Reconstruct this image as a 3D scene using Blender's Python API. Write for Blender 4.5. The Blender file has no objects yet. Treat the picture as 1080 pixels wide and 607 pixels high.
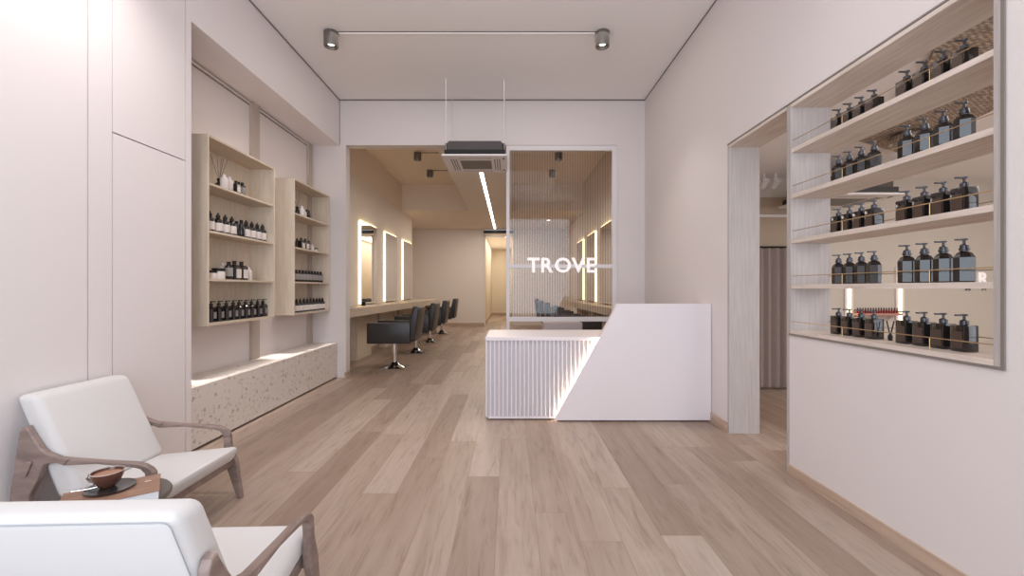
import bpy, bmesh, math, random
from mathutils import Vector, Matrix
random.seed(7)
PI = math.pi
SC = bpy.context.scene
COL = SC.collection

# ------------------------------------------------------------------ camera, world, lights
F = 470.0; VX = 537.5; VY = 304.0; H = 1.2
cd = bpy.data.cameras.new('camera'); cam = bpy.data.objects.new('camera', cd); COL.objects.link(cam)
cam.location = (0, 0, H); cam.rotation_euler = (PI/2, 0, 0)
cd.sensor_width = 36; cd.lens = F/1080*36; cd.shift_x = 2.5/1080; cd.shift_y = 0.5/1080
cd.clip_start = 0.05; cd.clip_end = 100
SC.camera = cam
SC.view_settings.view_transform = 'Standard'; SC.view_settings.look = 'None'
SC.view_settings.gamma = 1; SC.view_settings.use_curve_mapping = False
SC.view_settings.exposure = 0.0
w = bpy.data.worlds.new('world'); SC.world = w; w.use_nodes = True
w.node_tree.nodes['Background'].inputs[0].default_value = (0.75, 0.85, 1.0, 1)
w.node_tree.nodes['Background'].inputs[1].default_value = 0.6
SC.cycles.max_bounces = 10; SC.cycles.diffuse_bounces = 6; SC.cycles.glossy_bounces = 5
SC.cycles.transmission_bounces = 6; SC.cycles.transparent_max_bounces = 12
SC.cycles.caustics_reflective = False; SC.cycles.caustics_refractive = False
SC.cycles.sample_clamp_indirect = 4

def area(name, loc, rot, sx, sy, power, col, spread=PI):
    l = bpy.data.lights.new(name, 'AREA'); l.shape = 'RECTANGLE'; l.size = sx; l.size_y = sy
    l.energy = power; l.color = col; l.spread = spread
    o = bpy.data.objects.new(name, l); COL.objects.link(o); o.location = loc; o.rotation_euler = rot
    return o
def spot(name, loc, power, col, size=1.9, blend=.8, r=.04, rot=(0, 0, 0)):
    l = bpy.data.lights.new(name, 'SPOT'); l.energy = power; l.color = col; l.spot_size = size
    l.spot_blend = blend; l.shadow_soft_size = r
    o = bpy.data.objects.new(name, l); COL.objects.link(o); o.location = loc; o.rotation_euler = rot
    return o
DAY = (0.80, 0.89, 1.0); WARM = (1.0, 0.90, 0.80); NEUT = (1.0, 0.935, 0.90)
area('daylight_shopfront', (-0.2, -1.15, 1.75), (PI/2, 0, 0), 3.9, 3.0, 124, DAY)
area('fill_light_front', (-0.25, 1.4, 3.70), (0, 0, 0), 2.6, 2.2, 12, NEUT)  # unseen fill, added for soft ambient light in the near half
area('fill_light_mid', (-0.25, 4.6, 3.71), (0, 0, 0), 3.0, 1.6, 14, NEUT)  # added soft fill below the ceiling; no fitting belongs to it
area('recess_cove', (-2.495, 4.6, 3.11), (0, 0, 0), 0.31, 2.75, 4.5, NEUT, .12)
area('salon_light_near', (-0.3, 7.8, 3.09), (0, 0, 0), 1.5, 1.4, 30, WARM)
area('salon_light_far', (-0.6, 12.2, 3.10), (0, 0, 0), 2.0, 2.4, 50, (1, .90, .80))
area('corridor_light', (-0.35, 17.5, 2.95), (0, 0, 0), 0.7, 4.5, 42, (1, .90, .76))
area('side_room_light', (4.6, 2.2, 2.48), (0, 0, 0), 2.2, 2.4, 66, (1, .92, .84))
area('side_room_daylight', (4.0, -.36, 1.4), (PI/2, 0, 0), 3.6, 2.0, 55, DAY)

# ------------------------------------------------------------------ materials
MATS = {}
def mat(name, col, rough=.5, metal=0, spec=.5, **k):
    if name in MATS: return MATS[name]
    m = bpy.data.materials.new(name); m.use_nodes = True
    b = m.node_tree.nodes['Principled BSDF']
    b.inputs['Base Color'].default_value = (*col, 1); b.inputs['Roughness'].default_value = rough
    b.inputs['Metallic'].default_value = metal; b.inputs['Specular IOR Level'].default_value = spec
    if 'coat' in k: b.inputs['Coat Weight'].default_value = k['coat']
    if 'emit' in k:
        b.inputs['Emission Color'].default_value = (*k['emit'], 1); b.inputs['Emission Strength'].default_value = k['strength']
    if 'trans' in k: b.inputs['Transmission Weight'].default_value = k['trans']
    if 'sheen' in k: b.inputs['Sheen Weight'].default_value = k['sheen']
    MATS[name] = m
    return m
def s2l(r, g, b):
    f = lambda c: (c/255/12.92 if c/255 <= .04045 else ((c/255+.055)/1.055)**2.4)
    return (f(r), f(g), f(b))
def nodes(m): return m.node_tree.nodes, m.node_tree.links, m.node_tree.nodes['Principled BSDF']
def ramp(nt, stops):
    r = nt.nodes.new('ShaderNodeValToRGB'); e = r.color_ramp.elements
    while len(e) < len(stops): e.new(.5)
    for i, (p, c) in enumerate(stops): e[i].position = p; e[i].color = (*c, 1)
    return r
def bump(m, scale, dist, strength=.3, detail=4):
    n, l, b = nodes(m)
    tc = n.new('ShaderNodeTexCoord'); t = n.new('ShaderNodeTexNoise'); t.inputs['Scale'].default_value = scale; t.inputs['Detail'].default_value = detail
    bp = n.new('ShaderNodeBump'); bp.inputs['Strength'].default_value = strength; bp.inputs['Distance'].default_value = dist
    l.new(tc.outputs['Object'], t.inputs['Vector']); l.new(t.outputs['Fac'], bp.inputs['Height']); l.new(bp.outputs['Normal'], b.inputs['Normal'])
def wood(name, stops, scale=(1, 1, 1), rough=.5, fine=18):
    if name in MATS: return MATS[name]
    m = mat(name, (1, 1, 1), rough); n, l, b = nodes(m)
    tc = n.new('ShaderNodeTexCoord'); mp = n.new('ShaderNodeMapping'); mp.inputs['Scale'].default_value = scale
    t = n.new('ShaderNodeTexNoise'); t.inputs['Scale'].default_value = fine; t.inputs['Detail'].default_value = 6; t.inputs['Distortion'].default_value = .4
    r = ramp(m.node_tree, stops)
    l.new(tc.outputs['Object'], mp.inputs[0]); l.new(mp.outputs[0], t.inputs['Vector']); l.new(t.outputs['Fac'], r.inputs[0]); l.new(r.outputs[0], b.inputs['Base Color'])
    return m
M_wall = mat('wall_paint', s2l(221, 213, 210), .7); bump(M_wall, 60, .002, .08)
M_panel = mat('panel_lacquer', s2l(228, 221, 220), .42)
M_ceil = mat('ceiling_paint', s2l(243, 239, 236), .85)
M_salonwall = mat('salon_paint', s2l(230, 220, 210), .7)
M_salonceil = mat('salon_ceiling_paint', s2l(234, 220, 206), .8)
M_gap = mat('shadow_gap', s2l(120, 108, 102), .8)
M_white = mat('white_solid_surface', s2l(228, 220, 222), .38)
M_frame = mat('white_powder_coat', s2l(225, 220, 220), .4)
M_oak = wood('light_oak', [(.3, s2l(210, 194, 173)), (.7, s2l(224, 210, 192))], (1, 1, .12), .5, 30)
M_oak_h = wood('light_oak_shelf', [(.3, s2l(198, 181, 161)), (.7, s2l(214, 198, 179))], (1, .12, 1), .5, 30)
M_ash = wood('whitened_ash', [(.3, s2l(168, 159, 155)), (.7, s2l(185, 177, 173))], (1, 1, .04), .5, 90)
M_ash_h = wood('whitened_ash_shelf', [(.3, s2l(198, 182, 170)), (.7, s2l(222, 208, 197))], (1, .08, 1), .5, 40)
M_base = wood('oak_skirting', [(.3, s2l(176, 150, 130)), (.7, s2l(198, 174, 154))], (1, .1, 1), .5, 20)
M_walnut = wood('grey_walnut', [(.3, s2l(120, 102, 95)), (.7, s2l(150, 130, 122))], (.3, 1, 1), .45, 28)
M_fabric = mat('cream_fabric', s2l(209, 206, 204), .95, spec=.15, sheen=.2); bump(M_fabric, 350, .001, .25)
M_pipe = mat('piping', s2l(160, 164, 168), .9)
M_leather = mat('dark_leather', s2l(48, 44, 44), .38, spec=.5); bump(M_leather, 120, .001, .15)
M_chrome = mat('chrome', (.8, .8, .8), .12, 1)
M_blackm = mat('black_metal', s2l(40, 38, 38), .35, .6)
M_black = mat('black_glass', s2l(20, 18, 19), .12, coat=.4)
M_amber = mat('dark_glaze', s2l(34, 29, 28), .10, coat=.5)
M_pump = mat('gunmetal_pump', s2l(84, 84, 88), .28, .7)
M_gold = mat('brass_rail', s2l(190, 160, 120), .3, .8)
M_label = mat('white_label', s2l(222, 212, 206), .6)
M_cup = mat('coffee_cup_glaze', s2l(92, 58, 46), .15, coat=.6)
M_coffee = mat('latte_foam', s2l(168, 124, 100), .6)
M_greymetal = mat('grey_lamp_metal', s2l(118, 112, 106), .45, .5)
M_dark = mat('charcoal_plastic', s2l(72, 64, 62), .5)
M_acgrey = mat('vent_grille_grey', s2l(120, 116, 110), .6)
M_curtain = mat('mauve_grey_curtain', s2l(150, 136, 131), .9)
M_mirror = mat('mirror_glass', (.86, .86, .86), .02, 1)
M_led = mat('warm_led', (1, .85, .6), .5, emit=(1.0, .78, .40), strength=4.5)
M_ledw = mat('white_led', (1, 1, 1), .5, emit=(1.0, .95, .86), strength=7)
M_lens = mat('lamp_lens', (1, 1, 1), .3, emit=(1.0, .93, .85), strength=2.5)
M_letter = mat('white_letter', s2l(245, 240, 238), .4, emit=(1, .96, .94), strength=.35)

def floor_mat():
    m = mat('oak_plank_floor', (1, 1, 1), .42); n, l, b = nodes(m)
    tc = n.new('ShaderNodeTexCoord')
    sp = n.new('ShaderNodeSeparateXYZ'); l.new(tc.outputs['Object'], sp.inputs[0])
    ax = n.new('ShaderNodeMath'); ax.operation = 'ADD'; ax.inputs[1].default_value = 10.066; l.new(sp.outputs[0], ax.inputs[0])
    row = n.new('ShaderNodeMath'); row.operation = 'DIVIDE'; row.inputs[1].default_value = .2; l.new(ax.outputs[0], row.inputs[0])
    fl = n.new('ShaderNodeMath'); fl.operation = 'FLOOR'; l.new(row.outputs[0], fl.inputs[0])
    wn = n.new('ShaderNodeTexWhiteNoise'); wn.noise_dimensions = '1D'; l.new(fl.outputs[0], wn.inputs['W'])
    of = n.new('ShaderNodeMath'); of.operation = 'MULTIPLY_ADD'; of.inputs[1].default_value = 7.3; l.new(wn.outputs['Value'], of.inputs[0]); l.new(sp.outputs[1], of.inputs[2])
    dv = n.new('ShaderNodeMath'); dv.operation = 'DIVIDE'; dv.inputs[1].default_value = 1.9; l.new(of.outputs[0], dv.inputs[0])
    fl2 = n.new('ShaderNodeMath'); fl2.operation = 'FLOOR'; l.new(dv.outputs[0], fl2.inputs[0])
    cb = n.new('ShaderNodeCombineXYZ'); l.new(fl.outputs[0], cb.inputs[0]); l.new(fl2.outputs[0], cb.inputs[1])
    w2 = n.new('ShaderNodeTexWhiteNoise'); w2.noise_dimensions = '2D'; l.new(cb.outputs[0], w2.inputs['Vector'])
    # seams
    def edge(src, width):
        fr = n.new('ShaderNodeMath'); fr.operation = 'FRACT'; l.new(src.outputs[0], fr.inputs[0])
        c = n.new('ShaderNodeMath'); c.operation = 'COMPARE'; c.inputs[1].default_value = 0; c.inputs[2].default_value = width; l.new(fr.outputs[0], c.inputs[0])
        return c
    e1 = edge(row, .012); e2 = edge(dv, .0016)
    mx = n.new('ShaderNodeMath'); mx.operation = 'MAXIMUM'; l.new(e1.outputs[0], mx.inputs[0]); l.new(e2.outputs[0], mx.inputs[1])
    # grain: stretched along Y and offset for every board
    sc = n.new('ShaderNodeVectorMath'); sc.operation = 'MULTIPLY'; sc.inputs[1].default_value = (1, .09, 1); l.new(tc.outputs['Object'], sc.inputs[0])
    o3 = n.new('ShaderNodeVectorMath'); o3.operation = 'MULTIPLY_ADD'; o3.inputs[1].default_value = (17, 17, 17); l.new(w2.outputs['Color'], o3.inputs[0]); l.new(sc.outputs[0], o3.inputs[2])
    g = n.new('ShaderNodeTexNoise'); g.inputs['Scale'].default_value = 24; g.inputs['Detail'].default_value = 7; g.inputs['Distortion'].default_value = 1.4; g.inputs['Roughness'].default_value = .62; l.new(o3.outputs[0], g.inputs['Vector'])
    g2 = n.new('ShaderNodeTexNoise'); g2.inputs['Scale'].default_value = 4; g2.inputs['Detail'].default_value = 3; g2.inputs['Distortion'].default_value = 2; l.new(o3.outputs[0], g2.inputs['Vector'])
    r1 = ramp(m.node_tree, [(.0, s2l(150, 129, 115)), (.35, s2l(163, 143, 129)), (.75, s2l(173, 154, 141)), (1, s2l(181, 163, 151))]); l.new(w2.outputs['Value'], r1.inputs[0])
    r2 = ramp(m.node_tree, [(.28, (.66, .62, .58)), (.46, (.93, .92, .90)), (.6, (1, 1, 1)), (.75, (1.06, 1.06, 1.06))]); l.new(g.outputs['Fac'], r2.inputs[0])
    r3 = ramp(m.node_tree, [(.3, (.86, .83, .80)), (.6, (1, 1, 1))]); l.new(g2.outputs['Fac'], r3.inputs[0])
    def mul(a, bb, fac=1):
        x = n.new('ShaderNodeMix'); x.data_type = 'RGBA'; x.blend_type = 'MULTIPLY'; x.inputs[0].default_value = fac
        l.new(a, x.inputs[6]); l.new(bb, x.inputs[7]); return x
    a = mul(r1.outputs[0], r2.outputs[0], 1); c = mul(a.outputs[2], r3.outputs[0])
    d = n.new('ShaderNodeMix'); d.data_type = 'RGBA'; l.new(mx.outputs[0], d.inputs[0]); l.new(c.outputs[2], d.inputs[6]); d.inputs[7].default_value = (*s2l(134, 110, 94), 1)
    l.new(d.outputs[2], b.inputs['Base Color'])
    return m
M_floor = floor_mat()

def terrazzo():
    m = mat('terrazzo_stone', (1, 1, 1), .55); n, l, b = nodes(m)
    tc = n.new('ShaderNodeTexCoord')
    base = s2l(216, 208, 201); out = None
    prev = None
    for sc, th, cols in ((38, .42, [s2l(190, 180, 171), s2l(216, 209, 201), s2l(196, 187, 179)]), (17, .27, [s2l(178, 168, 160), s2l(214, 207, 200), s2l(196, 186, 178)])):
        nz = n.new('ShaderNodeTexNoise'); nz.inputs['Scale'].default_value = sc*1.5; l.new(tc.outputs['Object'], nz.inputs['Vector'])
        ad = n.new('ShaderNodeVectorMath'); ad.operation = 'MULTIPLY_ADD'; ad.inputs[1].default_value = (.04, .04, .04); l.new(nz.outputs['Color'], ad.inputs[0]); l.new(tc.outputs['Object'], ad.inputs[2])
        v = n.new('ShaderNodeTexVoronoi'); v.inputs['Scale'].default_value = sc; l.new(ad.outputs[0], v.inputs['Vector'])
        lt = n.new('ShaderNodeMath'); lt.operation = 'LESS_THAN'; lt.inputs[1].default_value = th; l.new(v.outputs['Distance'], lt.inputs[0])
        sx = n.new('ShaderNodeSeparateColor'); l.new(v.outputs['Color'], sx.inputs[0])
        keep = n.new('ShaderNodeMath'); keep.operation = 'GREATER_THAN'; keep.inputs[1].default_value = .62; l.new(sx.outputs[1], keep.inputs[0])
        mm = n.new('ShaderNodeMath'); mm.operation = 'MULTIPLY'; l.new(lt.outputs[0], mm.inputs[0]); l.new(keep.outputs[0], mm.inputs[1])
        rr = ramp(m.node_tree, [(.0, cols[0]), (.4, cols[1]), (.8, cols[2])]); rr.color_ramp.interpolation = 'CONSTANT'; l.new(sx.outputs[0], rr.inputs[0])
        x = n.new('ShaderNodeMix'); x.data_type = 'RGBA'; l.new(mm.outputs[0], x.inputs[0]); l.new(rr.outputs[0], x.inputs[7])
        if prev is None: x.inputs[6].default_value = (*base, 1)
        else: l.new(prev.outputs[2], x.inputs[6])
        prev = x
    l.new(prev.outputs[2], b.inputs['Base Color'])
    return m
M_terr = terrazzo()

def glass_mat(name, tint, refl=.08, stripes=False):
    m = bpy.data.materials.new(name); m.use_nodes = True; nt = m.node_tree; nt.nodes.clear(); n = nt.nodes; l = nt.links
    out = n.new('ShaderNodeOutputMaterial'); tr = n.new('ShaderNodeBsdfTransparent'); tr.inputs[0].default_value = (*tint, 1)
    gl = n.new('ShaderNodeBsdfGlossy'); gl.inputs['Roughness'].default_value = .03
    mx = n.new('ShaderNodeMixShader'); mx.inputs[0].default_value = refl
    l.new(tr.outputs[0], mx.inputs[1]); l.new(gl.outputs[0], mx.inputs[2]); last = mx
    if stripes:
        tc = n.new('ShaderNodeTexCoord'); sp = n.new('ShaderNodeSeparateXYZ'); l.new(tc.outputs['Object'], sp.inputs[0])
        dv = n.new('ShaderNodeMath'); dv.operation = 'DIVIDE'; dv.inputs[1].default_value = .034; l.new(sp.outputs[0], dv.inputs[0])
        fr = n.new('ShaderNodeMath'); fr.operation = 'PINGPONG'; fr.inputs[1].default_value = .5; l.new(dv.outputs[0], fr.inputs[0])
        rp = ramp(nt, [(.12, (.84, .82, .81)), (.26, (.97, .96, .96))]); l.new(fr.outputs[0], rp.inputs[0])
        l.new(rp.outputs[0], tr.inputs[0])
    l.new(last.outputs[0], out.inputs[0]); MATS[name] = m
    return m
M_reed = glass_mat('reeded_glass', (.93, .93, .93), .03, True)
M_glass = glass_mat('clear_glass', (.95, .95, .95), .06)
def woven():
    m = mat('woven_rattan', (1, 1, 1), .8); n, l, b = nodes(m)
    tc = n.new('ShaderNodeTexCoord'); mp = n.new('ShaderNodeMapping'); mp.inputs['Rotation'].default_value = (0, 0, .6); mp.inputs['Scale'].default_value = (1, 2.2, 1)
    v = n.new('ShaderNodeTexVoronoi'); v.inputs['Scale'].default_value = 28; v.inputs['Randomness'].default_value = .45
    r = ramp(m.node_tree, [(.15, s2l(212, 196, 178)), (.55, s2l(138, 120, 104))])
    l.new(tc.outputs['Object'], mp.inputs[0]); l.new(mp.outputs[0], v.inputs['Vector']); l.new(v.outputs['Distance'], r.inputs[0]); l.new(r.outputs[0], b.inputs['Base Color'])
    return m
M_woven = woven()

# ------------------------------------------------------------------ geometry helpers
class MB:
    """collects shapes and links them as ONE mesh object"""
    def __init__(s): s.bm = bmesh.new()
    def _merge(s, t, M=None):
        if M is not None: bmesh.ops.transform(t, matrix=M, verts=t.verts)
        me = bpy.data.meshes.new('tmp'); t.to_mesh(me); t.free(); s.bm.from_mesh(me); bpy.data.meshes.remove(me)
        return s
    def box(s, x0, x1, y0, y1, z0, z1, bev=0, seg=2, M=None):
        t = bmesh.new(); bmesh.ops.create_cube(t, size=1)
        bmesh.ops.transform(t, matrix=Matrix.Translation(((x0+x1)/2, (y0+y1)/2, (z0+z1)/2)) @ Matrix.Diagonal((abs(x1-x0), abs(y1-y0), abs(z1-z0), 1)), verts=t.verts)
        if bev: bmesh.ops.bevel(t, geom=t.edges[:], offset=bev, segments=seg, affect='EDGES', profile=.5)
        return s._merge(t, M)
    def prism(s, pts, a0, a1, axis='y', bev=0, seg=2, M=None):
        """pts: 2D outline; extruded along axis. y: (x,z); x: (y,z); z: (x,y)"""
        t = bmesh.new()
        def P(p, a):
            return {'y': (p[0], a, p[1]), 'x': (a, p[0], p[1]), 'z': (p[0], p[1], a)}[axis]
        A = [t.verts.new(P(p, a0)) for p in pts]; B = [t.verts.new(P(p, a1)) for p in pts]; n = len(pts)
        f1 = t.faces.new(A); f2 = t.faces.new(B[::-1])
        for i in range(n): t.faces.new((A[i], B[i], B[(i+1) % n], A[(i+1) % n]))
        bmesh.ops.recalc_face_normals(t, faces=t.faces[:])
        if bev:
            caps = set(f1.edges[:]) | set(f2.edges[:])
            es = list(caps) if n > 8 else t.edges[:]
            bmesh.ops.bevel(t, geom=es, offset=bev, segments=seg, affect='EDGES', profile=.5)
        return s._merge(t, M)
    def lathe(s, prof, n=24, at=(0, 0, 0), M=None):
        t = bmesh.new(); rings = []
        for r, z in prof:
            if r < 1e-6: rings.append([t.verts.new((0, 0, z))])
            else: rings.append([t.verts.new((r*math.cos(2*PI*i/n), r*math.sin(2*PI*i/n), z)) for i in range(n)])
        for a, b in zip(rings, rings[1:]):
            for i in range(n):
                j = (i+1) % n
                if len(a) == 1 and len(b) == 1: continue
                if len(a) == 1: t.faces.new((a[0], b[i], b[j]))
                elif len(b) == 1: t.faces.new((a[i], b[0], a[j]))
                else: t.faces.new((a[i], b[i], b[j], a[j]))
        if len(rings[0]) > 1: t.faces.new(rings[0])
        if len(rings[-1]) > 1: t.faces.new(rings[-1])
        bmesh.ops.recalc_face_normals(t, faces=t.faces[:])
        bmesh.ops.translate(t, vec=at, verts=t.verts)
        return s._merge(t, M)
    def loft(s, rings, M=None):
        t = bmesh.new(); R = [[t.verts.new(p) for p in r] for r in rings]; n = len(R[0])
        for a, b in zip(R, R[1:]):
            for i in range(n): t.faces.new((a[i], a[(i+1) % n], b[(i+1) % n], b[i]))
        t.faces.new(R[0]); t.faces.new(R[-1])
        bmesh.ops.recalc_face_normals(t, faces=t.faces[:])
        return s._merge(t, M)
    def tube(s, pts, r, n=8):
        pts = [Vector(p) for p in pts]; t = bmesh.new(); R = []
        for i, p in enumerate(pts):
            d = (pts[min(i+1, len(pts)-1)] - pts[max(i-1, 0)]).normalized()
            up = Vector((0, 0, 1)) if abs(d.z) < .95 else Vector((1, 0, 0))
            a = d.cross(up).normalized(); b = d.cross(a)
            rr = r[i] if isinstance(r, (list, tuple)) else r
            R.append([t.verts.new(p + rr*(a*math.cos(2*PI*k/n) + b*math.sin(2*PI*k/n))) for k in range(n)])
        for a, b in zip(R, R[1:]):
            for i in range(n): t.faces.new((a[i], a[(i+1) % n], b[(i+1) % n], b[i]))
        t.faces.new(R[0]); t.faces.new(R[-1])
        bmesh.ops.recalc_face_normals(t, faces=t.faces[:])
        return s._merge(t)
    def build(s, name, m, parent=None, smooth=False, loc=None):
        me = bpy.data.meshes.new(name); s.bm.to_mesh(me); s.bm.free(); me.materials.append(m)
        if smooth:
            for p in me.polygons: p.use_smooth = True
            me.set_sharp_from_angle(angle=math.radians(38))
        o = bpy.data.objects.new(name, me); COL.objects.link(o)
        if loc: o.location = loc
        if parent: o.parent = parent
        return o
def box(name, m, *a, parent=None, bev=0, **k): return MB().box(*a, bev=bev, **k).build(name, m, parent)
def struct(o): o['kind'] = 'structure'; return o
def sbox(name, m, *a, bev=0): return struct(box(name, m, *a, bev=bev))
def tag(o, label, cat, group=None):
    o['label'] = label; o['category'] = cat
    if group: o['group'] = group
    return o
def thing(name, label, cat, loc=(0, 0, 0), rz=0, group=None):
    o = bpy.data.objects.new(name, None); COL.objects.link(o); o.empty_display_size = .1
    o.location = loc; o.rotation_euler = (0, 0, rz)
    return tag(o, label, cat, group)
def dup(o, loc=None, rz=None, label=None, group=None, parent=None, scale=None):
    c = o.copy(); COL.objects.link(c)
    if parent: c.parent = parent
    if loc is not None: c.location = loc
    if rz is not None: c.rotation_euler = (0, 0, rz)
    if scale is not None: c.scale = scale
    if label: c['label'] = label
    if group: c['group'] = group
    for ch in list(o.children): dup(ch, parent=c)
    return c
class Once:
    """first use places the prototype itself, later uses place copies"""
    def __init__(s, o): s.o = o; s.used = False
    def put(s, loc, label, rz=0, group=None, scale=None):
        if not s.used:
            s.used = True; s.o.location = loc; s.o.rotation_euler = (0, 0, rz); s.o['label'] = label
            if group: s.o['group'] = group
            if scale: s.o.scale = scale
            return s.o
        return dup(s.o, loc, rz, label, group, scale=scale)
ORD = ['first', 'second', 'third', 'fourth', 'fifth', 'sixth', 'seventh', 'eighth', 'ninth', 'tenth', 'eleventh', 'twelfth', 'thirteenth', 'fourteenth', 'fifteenth', 'sixteenth']
def px(p, Y): return (p-VX)*Y/F

# ------------------------------------------------------------------ room shell
CZ = 3.74; SH = 3.128; LX = -2.29; RX = 1.82; WB = 6.0
sbox('floor', M_floor, -3.4, 6.4, -1.6, 21, -.1, 0)
sbox('ceiling', M_ceil, LX-.5, RX+.3, -1.6, WB, CZ, CZ+.1)
# left wall: lacquered panels with shadow gaps, flush bulkhead above the recess
sbox('wall_left', M_gap, LX-.45, LX-.02, -1.6, 3.206, 0, CZ)
def panel(y0, y1, z0, z1, i): return sbox('wall_panel_left', M_panel, LX-.02, LX, y0, y1, z0, z1)
G = .004
for i, (y0, y1, z0, z1) in enumerate([(-1.6, 2.42, .0, CZ), (2.42, 2.57, .0, CZ), (2.57, 3.15, .0, 2.105), (2.57, 3.15, 2.105, CZ), (3.15, 3.206, 0, CZ)]):
    panel(y0+G, y1-(G if i < 4 else 0), z0, z1-(0 if z1 == CZ else 2*G), i)
sbox('wall_bulkhead_left', M_panel, LX-.45, LX, 3.206, WB, 3.12, CZ)
sbox('wall_recess_back', M_wall, LX-.45+.005, -2.67, 3.206, WB, 0, 3.075)
sbox('trim_1', M_gap, LX-.45, -2.68, 3.206, WB, 3.075, 3.12)
sbox('trim_2', M_wall, -2.68, -2.655, 3.206, WB, 3.09, 3.105)
for k, (a, b) in enumerate([(4.57, 4.71), (5.86, 5.97)]):
    sbox('trim_%d' % (3+k), mat('post_beige', s2l(182, 168, 157), .6), -2.67, -2.64, a, b, .47, 3.12)
# back wall of the front room (y = 6): pillar, header, right pier
sbox('wall_back_pillar', M_wall, -2.74, -2.205, WB, WB+.15, 0, SH)
sbox('wall_back_header', M_wall, -2.74, RX, WB, WB+.15, SH, CZ+.1)
sbox('wall_back_pier', M_wall, 1.445, RX, WB, WB+.15, 0, SH)
sbox('trim_5', M_gap, LX-.003, RX, WB-.006, WB, CZ-.014, CZ)
sbox('trim_6', M_gap, LX-.002, LX+.006, -1.6, WB, CZ-.012, CZ)
sbox('trim_7', M_gap, RX-.006, RX, -1.6, WB, CZ-.012, CZ)
sbox('trim_8', M_gap, LX, LX+.006, WB-.004, WB, SH, CZ)
# right wall, pierced by the passage and the niche
T = .24
sbox('wall_right_far', M_wall, RX, RX+T, 3.71, WB+.15, 0, CZ)
sbox('wall_right_above', M_wall, RX, RX+T, 1.64, 3.71, 2.39, CZ)
sbox('wall_right_below', M_wall, RX, RX+T, 1.64, 2.90, 0, .908)
sbox('wall_right_near', M_wall, RX, RX+T, -1.6, 1.64, 0, CZ)
# passage lining
t = .022
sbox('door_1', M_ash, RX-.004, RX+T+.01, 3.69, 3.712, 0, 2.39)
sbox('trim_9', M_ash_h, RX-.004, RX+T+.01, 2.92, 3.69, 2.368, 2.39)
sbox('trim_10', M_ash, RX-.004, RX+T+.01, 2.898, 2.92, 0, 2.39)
# baseboards
sbox('baseboard_right_far', M_base, RX-.012, RX, 3.712, WB, 0, .085)
sbox('baseboard_right_near', M_base, RX-.012, RX, -1.6, 2.897, 0, .062)
sbox('baseboard_back', M_base, -2.22, -2.195, WB-.012, WB+.15, 0, .075)
# shopfront behind the camera
sbox('wall_front_left', M_wall, LX-.45, -2.15, -1.6, -1.45, 0, CZ)
sbox('wall_front_right', M_wall, 1.75, RX+T, -1.6, -1.45, 0, CZ)
sbox('wall_front_top', M_wall, -2.15, 1.75, -1.6, -1.45, 3.3, CZ)
wf = MB()
for x in (-2.13, -.83, .47, 1.73): wf.box(x-.02, x+.02, -1.55, -1.5, 0, 3.3)
for z in (.03, 3.27): wf.box(-2.15, 1.75, -1.55, -1.5, z-.03, z+.03)
struct(wf.build('window_1', M_blackm))
# ---- salon behind
SX = -2.67; SR = 1.82
sbox('wall_salon_left', M_salonwall, SX-.12, SX, WB+.15, 12.2, 0, SH)
sbox('wall_salon_left_top', M_salonceil, SX-.12, SX, WB+.15, 12.2, SH+.012, 3.78)
sbox('trim_11', M_wall, SX-.02, SX+.006, WB+.15, 11.04, SH, SH+.012)
sbox('wall_salon_jog', M_salonwall, -3.3, SX-.12, 12.08, 12.2, 0, SH)
sbox('wall_salon_niche', M_salonwall, -3.4, -3.28, 12.2, 14.5, 0, SH)
sbox('wall_salon_back', M_salonwall, -3.4, -.82, 14.5, 14.65, 0, SH)
sbox('wall_salon_back_right', M_salonwall, .10, SR, 14.5, 14.65, 0, SH)
sbox('wall_salon_right', M_salonwall, SR, SR+.12, WB+.15, 14.65, 0, 3.78)
sbox('ceiling_salon', M_salonceil, SX-.12, SR+.12, WB, 11.04, 3.78, 3.88)
sbox('wall_salon_crossbeam', M_salonceil, -3.4, SR, 11.04, 11.2, SH, 3.78)
sbox('ceiling_salon_far', M_salonceil, -3.4, SR, 11.2, 14.65, SH, SH+.1)
bx = MB(); bx.box(-1.01, .05, WB+.15, 11.04, SH, 3.78)
struct(bx.build('ceiling_dropped', M_salonwall))
sbox('baseboard_salon_left', M_base, SX, SX+.012, WB+.15, 12.2, 0, .08)
sbox('baseboard_salon_back', M_base, -3.28, -.82, 14.488, 14.5, 0, .08)
sbox('baseboard_salon_right', M_base, SR-.012, SR, WB+.15, 14.5, 0, .08)
# corridor beyond
M_corr = mat('corridor_paint', s2l(228, 218, 202), .7)
sbox('wall_corridor_left', M_corr, -.94, -.82, 14.65, 20.5, 0, 3.0)
sbox('wall_corridor_right', M_corr, .10, .22, 14.65, 20.5, 0, 3.0)
sbox('wall_corridor_end', M_corr, -.94, .22, 20.5, 20.6, 0, 3.0)
sbox('ceiling_corridor', M_ceil, -.94, .22, 14.65, 20.6, 3.0, 3.1)
sbox('baseboard_corridor_end', M_base, -.82, .10, 20.488, 20.5, 0, .08)
sbox('baseboard_corridor_left', M_base, -.82, -.808, 14.5, 20.488, 0, .08)
dr = MB(); dr.box(-.82, -.78, 14.46, 14.52, 0, 2.92).box(-.82, .10, 14.46, 14.52, 2.88, 2.92)
struct(dr.build('door_2', M_frame))
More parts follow.
